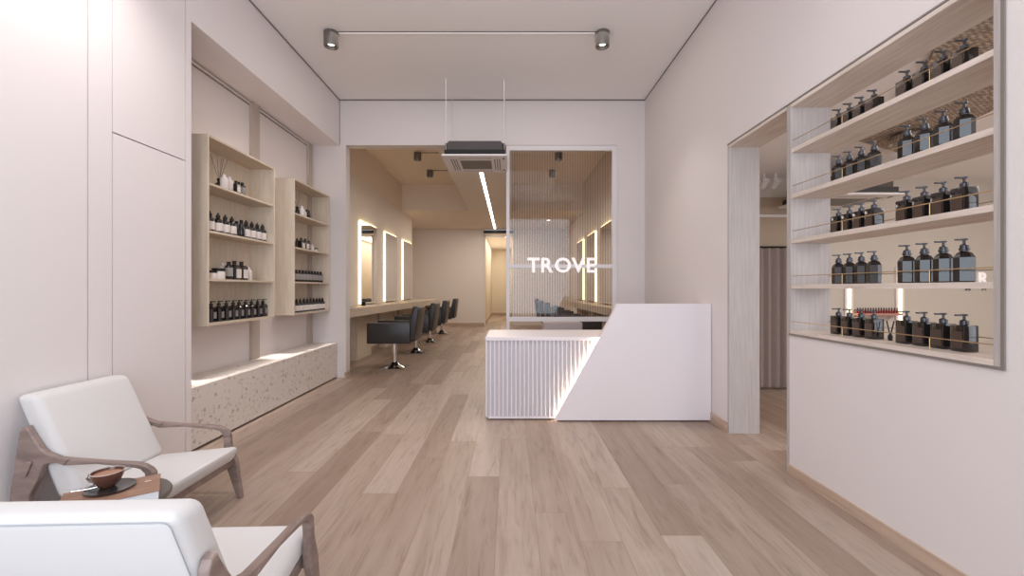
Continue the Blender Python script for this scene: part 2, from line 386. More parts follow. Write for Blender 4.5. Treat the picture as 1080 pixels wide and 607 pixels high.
# ---- side room to the right
sbox('ceiling_side_room', M_ceil, RX+T, 6.4, -.4, 5.5, 2.53, 2.63)
sbox('wall_side_room_back', mat('side_paint', s2l(206, 198, 186), .7), RX+T, 6.4, 5.4, 5.5, 0, 2.53)
sbox('wall_side_room_right', M_wall, 6.3, 6.4, -.4, 5.4, 0, 2.53)
sbox('wall_side_room_front', M_wall, RX+T, 6.4, -.5, -.4, 0, 2.53)
sbox('baseboard_side_room', M_base, RX+T, 6.3, 5.388, 5.4, 0, .08)

# ------------------------------------------------------------------ terrazzo bench
b = thing('bench', 'long low terrazzo stone plinth under the two wall shelf units', 'bench', (-2.49, 4.6, 0))
MB().box(-.17, .17, -1.39, 1.395, .02, .44).build('body', M_terr, b)
MB().box(-.17, .17, -1.39, 1.395, .44, .47).build('top_slab', M_terr, b)

# ------------------------------------------------------------------ reception desk
DY = 4.06
desk = thing('reception_desk', 'white reception desk with fluted low counter and taller slanted solid panel', 'reception desk', (.8, 4.4, 0))
def D(mb, name, m, smooth=False):
    o = mb.build(name, m, desk, smooth); o.location = (-.8, -4.4, 0); return o
# low counter body with rounded outline, set back a little behind the flutes
def rrect(x0, x1, z0, z1, r, n=5, corners=(1, 1, 1, 1)):
    P = []
    for (cx, cz, a0, on) in ((x0+r, z0+r, PI, corners[0]), (x1-r, z0+r, 1.5*PI, corners[1]), (x1-r, z1-r, 0, corners[2]), (x0+r, z1-r, .5*PI, corners[3])):
        if on:
            for k in range(n+1):
                a = a0 + (PI/2)*k/n; P.append((cx+r*math.cos(a), cz+r*math.sin(a)))
        else: P.append((x0 if cx < (x0+x1)/2 else x1, z0 if cz < (z0+z1)/2 else z1))
    return P
xl = -.225
D(MB().prism(rrect(xl+.006, 1.1, .012, .735, .03, corners=(1, 0, 0, 0)), DY+.032, 4.78, 'y'), 'counter_body', mat('recess_shade_grey', s2l(206, 200, 204), .5))  # shade of the grooves is put into this greyer body colour
D(MB().prism(rrect(xl, 1.1, .724, .757, .014, corners=(1, 0, 0, 1)), DY+.002, 4.79, 'y', bev=.004), 'counter_top', M_white)
edge_x = lambda z: .393 + (.98-.393)*(z-.0)/1.062
fl = MB(); x = xl+.006; k = 0
while x < .80:
    zlo = .012
    if x < xl+.03: zlo = .03
    zmax = .724
    if x+.006 > edge_x(.0)-.02:                      # tucked behind the slanted panel
        zlo = max(zlo, (x-.05-.393)/(.98-.393)*1.062)
    if zlo < zmax-.01: fl.box(x, x+.013, DY+.004, DY+.034, zlo, zmax, bev=.003, seg=1)
    x += .0385
D(fl, 'flute_panel', M_white)
D(MB().box(xl+.03, .45, DY+.006, DY+.034, .012, .028, bev=.003), 'bottom_rail', M_white)
# tall slanted block, rises in front of the low counter
D(MB().prism([(edge_x(.012), .012), (RX-.004, .012), (RX-.004, 1.062), (edge_x(1.062), 1.062)], DY-.045, DY-.033, 'y', bev=.002), 'slanted_front', M_white)
D(MB().prism([(edge_x(.012)+.03, .012), (RX-.004, .012), (RX-.004, 1.055), (edge_x(1.055)+.03, 1.055)], DY-.033, DY+.004, 'y'), 'slanted_core', M_white)
D(MB().prism([(.50, .757), (.86, .757), (1.02, 1.055), (RX-.004, 1.055), (RX-.004, .03), (1.1, .03), (1.1, .72)][2:5] + [(1.1, .03), (.84+.02, .757)], DY, DY+.20, 'y'), 'upper_block', M_white)
D(MB().box(1.12, RX-.004, DY+.2, 4.78, .69, .735), 'work_surface', M_white)
D(MB().prism([(edge_x(.03)+.012, .03), (edge_x(.03)+.022, .03), (edge_x(.755)+.022, .755), (edge_x(.755)+.012, .755)], DY-.031, DY-.004, 'y'), 'light_strip', mat('desk_led', (1, .9, .7), .5, emit=(1, .86, .62), strength=16))
D(MB().box(xl+.04, RX-.004, DY+.05, 4.7, 0, .012), 'plinth', M_gap)

# ------------------------------------------------------------------ glass partition with lettering
gp = thing('glass_partition', 'white framed glass screen with reeded panes behind the reception desk', 'partition', (.7, 6.03, 0))
def Pp(mb, name, m):
    o = mb.build(name, m, gp); o.location = (-.7, -6.03, 0); return o
Y0, Y1 = 5.985, 6.045
Pp(MB().box(-.045, .0, Y0, Y1, 0, SH-.01, bev=.002), 'frame_post', M_frame)
Pp(MB().box(1.378, 1.443, Y0, Y1, 0, SH-.01, bev=.002), 'frame_post', M_frame)
Pp(MB().box(.0, 1.378, Y0, Y1, 3.055, SH-.01), 'frame_head', M_frame)
Pp(MB().box(.0, 1.378, Y0, Y1, 1.472, 1.525, bev=.002), 'rail', M_frame)
Pp(MB().box(.0, 1.378, Y0, Y1, .756, .817, bev=.002), 'rail', M_frame)
Pp(MB().box(.0, 1.378, Y0, Y1, 0, .06), 'rail', M_frame)
Pp(MB().box(.0, 1.378, 6.010, 6.018, 1.525, 3.055), 'glass_pane', M_reed)
Pp(MB().box(.0, 1.378, 6.010, 6.018, .817, 1.472), 'glass_pane', M_reed)
Pp(MB().box(.0, 1.378, 6.010, 6.018, .06, .756), 'glass_pane', M_glass)
def text_mesh(ch, size, depth, bold, name, m):
    c = bpy.data.curves.new(name, 'FONT'); c.body = ch; c.size = size; c.extrude = depth/2; c.offset = bold; c.align_x = 'LEFT'
    o = bpy.data.objects.new(name, c); COL.objects.link(o)
    dg = bpy.context.evaluated_depsgraph_get(); dg.update()
    me = bpy.data.meshes.new_from_object(o.evaluated_get(dg)); bpy.data.objects.remove(o)
    me.materials.clear(); me.materials.append(m)
    r = bpy.data.objects.new(name, me); COL.objects.link(r); r.rotation_euler = (PI/2, 0, 0)
    xs = [v.co.x for v in me.vertices]; ys = [v.co.y for v in me.vertices]
    for v in me.vertices: v.co.x -= min(xs); v.co.y -= min(ys)
    return r, max(xs)-min(xs), max(ys)-min(ys)
sg = thing('lettering_sign', 'white TROVE lettering fixed on the reeded glass screen', 'sign', (px(556, 5.97), 5.975, 1.412))
cur = 0; target_w = px(628.5, 5.97)-px(556, 5.97)
items = []
for ch in 'TROVE':
    o, wd, ht = text_mesh(ch, .27, .012, .006, 'letter', M_letter); items.append((o, wd, ht)); o.parent = sg
gap = {0: .02, 1: .022, 2: .008, 3: .022}
tot = sum(i[1] for i in items) + sum(gap.values())
sxk = target_w/tot; hk = .2/max(i[2] for i in items)
for i, (o, wd, ht) in enumerate(items):
    o.scale = (sxk, .2/ht, 1); o.location = (cur, 0, 0); cur += (wd+gap.get(i, 0))*sxk

# ------------------------------------------------------------------ cassette air conditioners
def make_ac(label, loc, rods):
    a = thing('cassette_air_conditioner', label, 'air conditioner', loc)
    W = .39
    MB().box(-W, W, -W, W, 0, .022, bev=.006).build('fascia_panel', M_frame, a)
    body = MB(); body.prism([(-.33, .075), (.33, .075), (.33, .17), (.31, .195), (-.31, .195), (-.33, .17)], -.33, .33, 'y'); body.build('housing', M_dark, a)
    MB().box(-.36, .36, -.36, .36, .022, .085, bev=.003).build('housing_flange', M_blackm, a)
    g = MB(); g.box(-.19, .19, -.19, .19, -.004, .001).build('intake_grille', M_acgrey, a)
    for s in (-1, 1):
        v = MB()
        for q in (.235, .265, .295): v.box(s*q-.006, s*q+.006, -.25, .25, -.002, .001)
        v.build('air_vent', M_acgrey, a)
        v = MB(); v.box(-.2, .2, s*.29-.02, s*.29+.02, -.002, .001); v.build('air_vent', mat('pale_vent', s2l(190, 182, 178), .6), a)
    for (x, y) in ((.345, -.27), (.345, .24)): MB().box(x-.012, x+.012, y-.025, y+.025, -.004, .001).build('sensor', M_blackm, a)
    for sx in (-1, 1):
        for sy in (-1, 1):
            MB().box(sx*.345-.018, sx*.345+.018, sy*.26-.02, sy*.26+.02, .07, .185).build('bracket', M_blackm, a)
            MB().tube([(sx*.352, sy*.285, .1), (sx*.352, sy*.285, rods)], .0035, 8).build('hanging_rod', M_frame, a)
    return a
AZ = 2.77
make_ac('cassette air conditioner hanging on rods from the front room ceiling', (-.418, 5.665, AZ), CZ-AZ)
make_ac('cassette air conditioner in the side room seen through the niche shelves', (3.51, 4.79, 2.127), 2.53-2.127)

# ------------------------------------------------------------------ ceiling lamps and track lines
lamp = thing('ceiling_lamp', '', 'lamp', (0, 0, 0), group='cylindrical ceiling spotlights')
MB().lathe([(.0, 0), (.066, 0), (.070, -.004), (.070, -.140), (.066, -.146), (.058, -.146), (.052, -.120), (0, -.118)], 28).build('housing', M_greymetal, lamp, True)
MB().lathe([(.0, -.1215), (.030, -.1225), (.034, -.119)], 20).build('lens', M_lens, lamp, True)
L = Once(lamp)
spots = [(-1.77, 4.42, CZ, 'grey cylinder lamp on the front room ceiling, left end of the white line', 'w'),
         (.92, 4.42, CZ, 'grey cylinder lamp on the front room ceiling, right end of the white line', 'w'),
         (-1.75, 8.47, 3.78, 'grey cylinder lamp on the salon ceiling left of the air conditioner, nearer of two', 's'),
         (-1.74, 9.74, 3.78, 'grey cylinder lamp on the salon ceiling left of the air conditioner, farther of two', 's'),
         (.93, 8.47, 3.78, 'grey cylinder lamp seen through the reeded glass, upper and nearer of two', 's'),
         (.93, 9.74, 3.78, 'grey cylinder lamp seen through the reeded glass, lower and farther of two', 's')]
for (x, y, z, lb, kind) in spots:
    L.put((x, y, z), lb)
    spot('lamp_beam', (x, y, z-.16), 52 if kind == 'w' else 14, NEUT if kind == 'w' else WARM, 1.7, .9)
for (x, y) in ((-1.77, 2.15), (.92, 2.15)):
    spot('lamp_beam', (x, y, CZ-.16), 95 if x < 0 else 16, NEUT, 2.2, .9)
def line_light(name, x0, x1, y0, y1, z, m, label):
    o = thing(name, label, 'light', ((x0+x1)/2, (y0+y1)/2, z))
    cx, cy = (x0+x1)/2, (y0+y1)/2
    MB().box(x0-cx-.004, x1-cx+.004, y0-cy-.004, y1-cy+.004, -.008, .0).build('channel', M_gap, o)
    MB().box(x0-cx+.004, x1-cx-.004, y0-cy+.004, y1-cy-.004, -.012, -.006).build('diffuser', m, o)
M_track = mat('track_white', s2l(240, 236, 232), .5, emit=(1, .95, .9), strength=.35)
line_light('ceiling_track', -1.70, .85, 4.41, 4.43, CZ, M_track, 'thin white track line between the two front room ceiling lamps')
line_light('ceiling_track', -1.68, -1.01, 8.465, 8.475, 3.78, mat('dull_track', s2l(170, 150, 130), .6), 'thin track line beside the nearer salon lamp on the left')
line_light('ceiling_track', -1.67, -1.01, 9.735, 9.745, 3.78, MATS['dull_track'], 'thin track line beside the farther salon lamp on the left')
line_light('linear_light', -.505, -.435, 6.6, 14.3, SH, M_ledw, 'long bright strip light running down the dropped salon ceiling')
tag(box('door_header_unit', M_blackm, -.84, .12, 14.40, 14.46, 2.98, 3.08), 'black bar above the far doorway at the end of the strip light', 'air curtain')
dl = MB(); dl.lathe([(.0, -.006), (.05, -.006), (.055, 0)], 20); o = dl.build('downlight', M_lens); o.location = (.0, 15.6, 3.0); o.location.x = -.12
tag(o, 'small round downlight on the corridor ceiling beyond the far doorway', 'lamp')
o = MB().lathe([(.0, -.006), (.05, -.006), (.055, 0)], 20).build('downlight', M_lens); o.location = (1.1, 12.6, SH)
tag(o, 'small round downlight on the salon ceiling seen through the reeded glass', 'lamp')

# ------------------------------------------------------------------ left wall shelf units
def make_shelf(label, y0, y1):
    ym = (y0+y1)/2; hw = (y1-y0)/2
    o = thing('wall_shelf_unit', label, 'shelf', (-2.67, ym, .90))
    dp = .26; tk = .018; top = 1.535
    MB().box(0, dp, -hw, -hw+tk, 0, top).build('side_panel', M_oak, o)
    MB().box(0, dp, hw-tk, hw, 0, top).build('side_panel', M_oak, o)
    MB().box(0, dp, -hw+tk, hw-tk, top-tk, top).build('top_panel', M_oak_h, o)
    MB().box(0, dp, -hw+tk, hw-tk, 0, tk).build('bottom_panel', M_oak_h, o)
    MB().box(0, .008, -hw+tk, hw-tk, tk, top-tk).build('back_panel', M_oak, o)
    for z in (.378, .768, 1.152): MB().box(.008, dp-.004, -hw+tk, hw-tk, z-tk, z).build('shelf', M_oak_h, o)
    return o
make_shelf('larger nearer oak wall shelf unit with four bays of bottles', 3.556, 4.577)
make_shelf('farther oak wall shelf unit beside the salon opening', 4.985, 5.975)
SZ = [2.052, 1.668, 1.278, .918]        # shelf tops, from the top down

def proto(name, cat, group): 
    return thing(name, '', cat, (0, -50, 0), group=group)
def sq(w, d, z, c=.25):
    """ring of 8 points: rectangle with chamfered corners"""
    a, b_ = w/2, d/2; k = c*min(w, d)
    return [(a-k, -b_, z), (a, -b_+k, z), (a, b_-k, z), (a-k, b_, z), (-a+k, b_, z), (-a, b_-k, z), (-a, -b_+k, z), (-a+k, -b_, z)]
# round bottle with white label and dropper cap
p1 = proto('dropper_bottle', 'bottle', 'dark labelled bottles on the wall shelves')
MB().lathe([(0, 0), (.033, 0), (.037, .004), (.037, .105), (.033, .118), (.016, .130), (.014, .138), (0, .138)], 20).build('glass_body', M_black, p1, True)
MB().lathe([(.0375, .022), (.0380, .024), (.0380, .088), (.0375, .090)], 20).build('label_or_reflection', M_label, p1, True)
MB().lathe([(.017, .132), (.017, .158), (.010, .162), (.006, .178), (0, .182)], 14).build('cap', M_blackm, p1, True)
# tall narrow black bottle
p2 = proto('plain_bottle', 'bottle', 'plain dark bottles on the wall shelves')
MB().lathe([(0, 0), (.024, 0), (.027, .004), (.027, .11), (.012, .13), (.011, .14), (0, .14)], 18).build('glass_body', M_black, p2, True)
MB().lathe([(.014, .134), (.014, .160), (0, .162)], 14).build('cap', M_blackm, p2, True)
# square black bottle with pump and small printed panel
p3 = proto('square_soap_bottle', 'bottle', 'square black bottles on the wall shelves')
MB().loft([sq(.066, .07, 0, .2), sq(.07, .074, .004, .2), sq(.07, .074, .112, .2), sq(.05, .054, .126, .25), sq(.026, .026, .130, .3), sq(.026, .026, .142, .3)]).build('glass_body', M_black, p3, False)
MB().box(.0352, .0365, -.018, .018, .03, .085).build('label_or_reflection', mat('grey_print', s2l(130, 124, 122), .5), p3)
c_ = MB(); c_.lathe([(.015, .140), (.015, .155), (.006, .157), (.005, .172), (0, .173)], 12); c_.box(-.006, .034, -.006, .006, .168, .175); c_.build('pump', M_blackm, p3, True)
# slim grey bottle
p4 = proto('slim_grey_bottle', 'bottle', 'slim grey bottles on the farther shelf unit')
MB().lathe([(0, 0), (.030, 0), (.033, .004), (.033, .12), (.014, .134), (.013, .14), (0, .14)], 18).build('glass_body', M_black, p4, True)
MB().lathe([(.0335, .03), (.034, .031), (.034, .105), (.0335, .106)], 18).build('label_or_reflection', mat('grey_label', s2l(150, 144, 140), .6), p4, True)
MB().lathe([(.016, .136), (.016, .160), (0, .162)], 14).build('cap', M_blackm, p4, True)
# white jar with lid
p5 = proto('cream_jar', 'jar', 'white cream jars on the wall shelves')
MB().lathe([(0, 0), (.044, 0), (.047, .004), (.047, .06), (.043, .066), (0, .066)], 22).build('jar_body', M_label, p5, True)
MB().lathe([(.047, .066), (.048, .068), (.048, .088), (.045, .09), (0, .09)], 22).build('lid', M_blackm, p5, True)
# white bottle
p6 = proto('white_bottle', 'bottle', 'white bottles on the wall shelves')
MB().lathe([(0, 0), (.028, 0), (.031, .004), (.031, .085), (.026, .098), (.012, .106), (0, .106)], 18).build('bottle_body', M_label, p6, True)
MB().lathe([(.013, .104), (.013, .126), (0, .128)], 14).build('cap', M_white, p6, True)
# large square labelled bottle
p7 = proto('square_labelled_bottle', 'bottle', 'large dark bottles with white front labels')
MB().loft([sq(.08, .086, 0, .15), sq(.084, .09, .004, .15), sq(.084, .09, .118, .15), sq(.06, .066, .134, .2), sq(.03, .03, .137, .3), sq(.03, .03, .148, .3)]).build('glass_body', M_black, p7)
MB().box(.0422, .0436, -.036, .036, .018, .098).build('label_or_reflection', M_label, p7)
MB().lathe([(.017, .146), (.017, .172), (0, .174)], 14).build('cap', M_blackm, p7, True)
# reed diffuser
p8 = proto('reed_diffuser', 'diffuser', 'reed diffusers on the top shelves')
MB().lathe([(0, 0), (.03, 0), (.034, .004), (.034, .06), (.015, .075), (.013, .09), (0, .09)], 18).build('bottle_body', M_black, p8, True)
MB().lathe([(.016, .088), (.018, .09), (.018, .108), (.012, .110)], 14).build('collar', M_blackm, p8, True)
for k, (dx, dy) in enumerate(((-.02, -.085), (.012, -.05), (-.008, .045), (.02, .085), (.0, .06))):
    MB().tube([(0, 0, .08), (dx, dy, .30)], .0022, 6).build('reed', M_walnut, p8)
P = {k: Once(v) for k, v in dict(drop=p1, plain=p2, square=p3, slim=p4, jar=p5, white=p6, label=p7, reed=p8).items()}
def at_px(p, X): return F*X/(p-VX)
near = 'nearer wall unit'; far = 'farther wall unit'
def rowput(lst, X, z, unit, shelf):
    names = {'drop': 'labelled dropper bottle', 'plain': 'plain dark bottle', 'square': 'square black bottle', 'slim': 'slim grey bottle',
             'jar': 'white jar', 'white': 'small white bottle', 'label': 'wide labelled bottle', 'reed': 'reed diffuser'}
    for i, it in enumerate(lst):
        kind, p = it[0], it[1]; s = it[2] if len(it) > 2 else 1; XX = it[3] if len(it) > 3 else X
        Y = at_px(p, XX)
        P[kind].put((XX, Y, z), '%s, %s from left on %s shelf of %s' % (names[kind], ORD[i], shelf, unit), 0, None, (s, s, s))
Xn = -2.50
rowput([('reed', 231.2, 1, -2.54), ('white', 236.5, 1.0, -2.455), ('white', 241.8, 1.12), ('label', 248.8, .66, -2.46), ('plain', 251.5, .95, -2.56), ('slim', 255.5, .85)], Xn, SZ[0], near, 'top')
rowput([('drop', 221), ('drop', 230), ('drop', 237.5), ('drop', 244.5), ('plain', 249.6, .95, -2.52), ('plain', 254.5, 1.05), ('drop', 259.5), ('drop', 265.5), ('drop', 271.2), ('drop', 276.8)], Xn, SZ[1], near, 'second')
rowput([('jar', 223.5, .8), ('jar', 230.5, 1.05, -2.49), ('white', 235, 1.2, -2.575), ('slim', 241.3, 1.0), ('label', 247.2), ('label', 254.6), ('plain', 258.7, .8, -2.56), ('white', 262.2, 1.0)], Xn, SZ[2], near, 'third')
rowput([('square', 222.5), ('square', 230.7), ('square', 238.6), ('square', 245.8), ('square', 252), ('square', 258.8), ('square', 265.2), ('square', 271.6), ('square', 277.2)], Xn, SZ[3], near, 'bottom')
rowput([('reed', 313.4), ('white', 318.4, .95, -2.45), ('white', 321, .85, -2.50), ('plain', 323.4, .9, -2.57), ('plain', 325.8, .75)], Xn, SZ[0], far, 'top')
rowput([('plain', 313.2, .8, -2.54), ('label', 317.5, .8), ('label', 321.8, .8), ('slim', 325.5, .8), ('white', 329.2, .7), ('jar', 333, .55)], Xn, SZ[1], far, 'second')
rowput([('slim', p_, .88) for p_ in (312.3, 315.8, 319.3, 322.6, 325.9, 328.9, 332, 335, 338)], Xn, SZ[2], far, 'third')
rowput([('drop', p_, .9) for p_ in (312.6, 316.6, 320.4, 324.0, 327.4, 330.8, 334, 337, 340)], Xn, SZ[3], far, 'bottom')

# ------------------------------------------------------------------ right niche
nc = thing('niche_shelf_unit', 'whitened ash niche unit with four shelves set in the right wall', 'shelf', (RX, 2.27, .91))
def N(mb, name, m):
    o = mb.build(name, m, nc); o.location = (-RX, -2.27, -.91); return o
ny0, ny1, nz0, nz1 = 1.645, 2.896, .910, 2.388
dpn = .25
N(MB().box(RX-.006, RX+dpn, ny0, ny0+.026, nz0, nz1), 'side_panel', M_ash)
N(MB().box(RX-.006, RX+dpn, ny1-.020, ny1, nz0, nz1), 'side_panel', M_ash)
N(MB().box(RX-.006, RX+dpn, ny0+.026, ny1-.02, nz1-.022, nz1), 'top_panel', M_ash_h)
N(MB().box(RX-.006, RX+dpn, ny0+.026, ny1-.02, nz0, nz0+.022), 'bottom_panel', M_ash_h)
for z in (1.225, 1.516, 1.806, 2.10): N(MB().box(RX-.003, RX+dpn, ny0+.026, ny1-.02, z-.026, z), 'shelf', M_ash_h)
N(MB().box(RX-.008, RX-.002, ny0-.012, ny1, nz0-.012, nz0).box(RX-.008, RX-.002, ny0-.012, ny0, nz0, nz1+.01).box(RX-.008, RX-.002, ny0-.012, 3.712, nz1+.002, nz1+.012), 'shadow_gap_trim', mat('gap_shade_strip', s2l(128, 118, 112), .5))  # dark strip colour stands in for the shade of the gap round the niche
for z in (.932, 1.225, 1.516, 1.806, 2.10):
    r = MB(); zz = z+.055; xr = RX+.008
    r.tube([(xr, ny0+.026, zz), (xr, ny1-.02, zz)], .0022, 8)
    N(r, 'front_rail', M_gold)
    N(MB().tube([(RX+dpn-.012, ny0+.026, zz), (RX+dpn-.012, ny1-.02, zz)], .002, 8), 'rear_rail', M_gold)
    r = MB()
    for yy in (1.94, 2.45): r.tube([(xr, yy, z), (xr, yy, zz)], .0016, 6)
    N(r, 'rail_post', M_gold)
# pump bottles
def pump(mb, z):
    mb.lathe([(.013, z), (.015, z+.002), (.015, z+.018), (.009, z+.022), (.005, z+.024), (.005, z+.038), (.011, z+.039), (.012, z+.046), (0, z+.047)], 14)
    mb.box(-.040, .006, -.005, .005, z+.038, z+.045, bev=.002, seg=1)
    return mb
q1 = proto('square_pump_bottle', 'bottle', 'square black pump bottles in the niche')
MB().box(-.031, .031, -.031, .031, 0, .112, bev=.004, seg=2).build('bottle_body', M_amber, q1, True)
pump(MB(), .112).build('pump', M_pump, q1, True)
MB().box(-.0318, -.0305, -.022, .022, .015, .085).build('label_or_reflection', mat('brown_reflection', s2l(86, 70, 62), .35, .3), q1)  # no label here: brown panel paints the reflection on the room-side face
q2 = proto('flask_pump_bottle', 'bottle', 'faceted black flask bottles in the niche')
MB().loft([sq(.060, .068, 0, .35), sq(.068, .076, .006, .35), sq(.068, .076, .106, .35), sq(.050, .056, .124, .38), sq(.026, .026, .132, .3), sq(.026, .026, .140, .3)]).build('bottle_body', M_amber, q2)
pump(MB().lathe([(.013, .134), (.018, .137), (.018, .146), (.013, .149)], 12), .140).build('pump', M_pump, q2, True)
Q = {'s': Once(q1), 'f': Once(q2)}
XB = RX+.115
for si, (z, kd) in enumerate(((2.10, 's'), (1.806, 'f'), (1.516, 's'), (1.225, 'f'), (.932, 's'))):
    sname = ['top', 'second', 'third', 'fourth', 'bottom'][si]
    for gi, (ps, gname) in enumerate((((1017, 995, 975, 956.5), 'larger looking near group'), ((922, 908.5, 896, 884.5), 'far group'))):
        for bi, p_ in enumerate(ps):
            Y = F*XB/(p_-VX)
            sc_ = (1.0, .93)[gi] if kd == 'f' else (1.0, .96)[gi]
            nm = 'square black pump bottle' if kd == 's' else 'faceted black flask bottle'
            posn = ['nearest', 'second nearest', 'third nearest', 'farthest'][bi]
            Q[kd].put((XB, Y, z+.0006), '%s on the %s niche shelf, %s in the %s' % (nm, sname, posn, gname.replace('larger looking ', '')), 0, None, (sc_, sc_, sc_))
tw = thing('reed_holder', 'small dark holder with forked twigs between bottle groups on the bottom niche shelf', 'ornament', (RX+.14, F*(RX+.14)/(939-VX), .9326))
MB().lathe([(0, 0), (.009, 0), (.011, .02), (.008, .03), (0, .03)], 10).build('holder', M_blackm, tw, True)
for s in (-1, 1): MB().tube([(0, 0, .02), (.0, s*.008, .05), (.0, s*.022, .10)], .003, 6).build('twig', M_blackm, tw)

# ------------------------------------------------------------------ side room contents
wp = MB(); wp.prism([(2.3, 1.4), (3.53, 1.4), (3.53, 3.24), (3.78, 4.3), (3.07, 3.93), (2.53, 2.73), (2.3, 2.4)], 2.50, 2.528, 'z')
tag(wp.build('ceiling_panel', M_woven), 'woven rattan panel on the side room ceiling seen above the niche bottles', 'ceiling panel')
wl = thing('pendant_lamp', 'small brown woven lamp on the side room ceiling behind the top niche shelf', 'lamp', (3.35, 3.72, 2.53))
MB().lathe([(.02, -.02), (.10, -.03), (.15, -.07), (.16, -.12), (.15, -.12), (.14, -.075), (.09, -.04), (.02, -.03)], 20).build('shade', M_woven, wl, True)
MB().tube([(0, 0, 0), (0, 0, -.05)], .012, 8).build('ceiling_mount', M_walnut, wl)
# lit mirrors on the far wall of the side room
for k, pxl in enumerate((897, 951)):
    X = px(pxl, 5.36)
    o = thing('light_bar', ['vertical warm light bar on the side room wall, left of the small red bottles', 'vertical warm light bar on the side room wall, right of the small red bottles'][k], 'lamp', (X, 5.4, .8))
    MB().box(-.05, .05, -.02, 0, 0, .66).build('back_plate', M_frame, o)
    MB().box(-.011, .011, -.032, -.02, .01, .65).build('diffuser', M_led, o)
ds = thing('display_shelf', 'narrow pink shelf on the side room wall holding small red bottles', 'shelf', (4.405, 5.4, .86))
MB().box(-.255, .255, -.12, 0, .02, .045).build('board', mat('pink_board', s2l(190, 140, 130), .5), ds)
for s in (-.18, .18): MB().prism([(0, .02), (-.10, .02), (0, -.05)], s-.008, s+.008, 'x').build('bracket', M_frame, ds)
npb = proto('nail_polish_bottle', 'bottle', 'small nail polish bottles on the side room shelf')
MB().lathe([(0, 0), (.010, 0), (.011, .002), (.011, .030), (.006, .034), (0, .034)], 12).build('bottle_body', mat('red_polish', s2l(150, 40, 48), .2), npb, True)
MB().lathe([(.0065, .033), (.006, .062), (0, .063)], 10).build('cap', M_blackm, npb, True)
NP = Once(npb)
for k in range(16):
    NP.put((4.17+k*.0315, 5.34, .905), 'tiny red nail polish bottle, %s from the left on the pink wall shelf' % ORD[k])
cu = MB(); n_ = 64; pts = []; 
for k in range(n_+1):
    x_ = 2.35+1.15*k/n_; pts.append((x_, 5.30+.028*math.sin(k*PI/2.6)+.008*math.sin(k*1.3)))
pts2 = [(x_, y_+.012) for x_, y_ in reversed(pts)]
cu.prism(pts+pts2, .03, 1.68, 'z')
ct = thing('curtain', 'mauve grey pleated curtain seen through the passage in the right wall', 'curtain', (2.9, 5.3, 0))
o = cu.build('pleated_cloth', M_curtain, ct, True); o.location = (-2.9, -5.3, 0)
MB().tube([(-.6, 0, 1.69), (.62, 0, 1.69)], .012, 8).build('curtain_rod', M_blackm, ct)
for s in (-.58, .6): MB().box(s-.01, s+.01, 0, .1, 1.68, 1.70).build('rod_bracket', M_blackm, ct)
# band and small spotlights above the curtain
sbox('trim_12', mat('band_tan', s2l(176, 158, 138), .7), RX+T, 3.6, 5.385, 5.4, 1.70, 2.30)
sbox('trim_13', M_wall, RX+T, 3.6, 5.37, 5.4, 2.06, 2.09)
for k, (p_, y_) in enumerate(((806, 196), (818, 199))):
    Yq = 5.15
    o = thing('track_spotlight', ['small white spotlight above the curtain, left one of the pair', 'small white spotlight above the curtain, right one of the pair'][k], 'lamp', (px(p_, Yq), Yq, 2.53))
    MB().tube([(0, 0, 0), (0, 0, -.08)], .01, 8).build('stem', M_frame, o)
    MB().lathe([(0, -.05), (.035, -.05), (.04, .05), (.03, .05), (0, .045)], 14, M=Matrix.Translation((0, 0, -.12)) @ Matrix.Rotation(.9, 4, 'X')).build('head', M_frame, o, True)
# letters on the far wall of the side room
lo = thing('wall_lettering', 'white letter R with thin bar on the side room wall behind niche bottles', 'sign', (px(1029, 5.39), 5.392, 1.21))
r_, wd, ht = text_mesh('R', .2, .012, .004, 'letter', M_letter); r_.parent = lo; r_.location = (.04, 0, .03); r_.scale = (.115/wd, .155/ht, 1)
MB().box(-.02, -.008, -.006, .006, .03, .19).build('bar', M_letter, lo)
for ch, pp in (('M', 1021), ('A', 1038)):
    o, wd, ht = text_mesh(ch, .07, .008, .001, 'letter', mat('grey_letter', s2l(120, 112, 106), .5)); o.parent = lo
    o.location = (px(pp, 5.39)-px(1029, 5.39)-.03, 0, -.035); o.scale = (.06/wd, .05/ht, 1)

# ------------------------------------------------------------------ salon: lit mirrors, counters, chairs
def mirror(x, y0, sgn, label):
    o = thing('lit_mirror', label, 'mirror', (x, y0+.465, .923), 0, 'tall lit mirrors along the salon walls')
    hw = .465; hh = 1.47
    def bx_(a0, a1, *r): return MB().box(min(sgn*a0, sgn*a1), max(sgn*a0, sgn*a1), *r)
    bx_(0, .03, -hw+.02, hw-.02, .0, hh-.02).build('back_panel', M_salonwall, o)
    bx_(.03, .04, -hw, hw, 0, hh).build('mirror_glass', M_mirror, o)
    m_ = MB(); a, b2 = sorted((sgn*.004, sgn*.034))
    m_.box(a, b2, -hw-.010, -hw+.008, 0, hh); m_.box(a, b2, -hw+.008, hw-.005, hh-.014, hh+.012)
    m_.build('light_strip', M_led, o)
    return o
for k, y0 in enumerate((6.34, 7.90, 9.46, 11.05)):
    if k: mirror(SX, y0, 1, 'tall lit mirror on left salon wall, %s' % ['', 'nearest of three in view', 'middle of three in view', 'farthest of three in view'][k])
    else: mirror(SX, y0, 1, 'tall lit mirror on left salon wall, hidden behind the pillar')
for k, y0 in enumerate((7.80, 9.34, 10.88)):
    mirror(SR, y0, -1, 'tall lit mirror seen through reeded glass, %s' % ['cut by the right frame', 'right of the two full strips', 'left of the two full strips'][k])
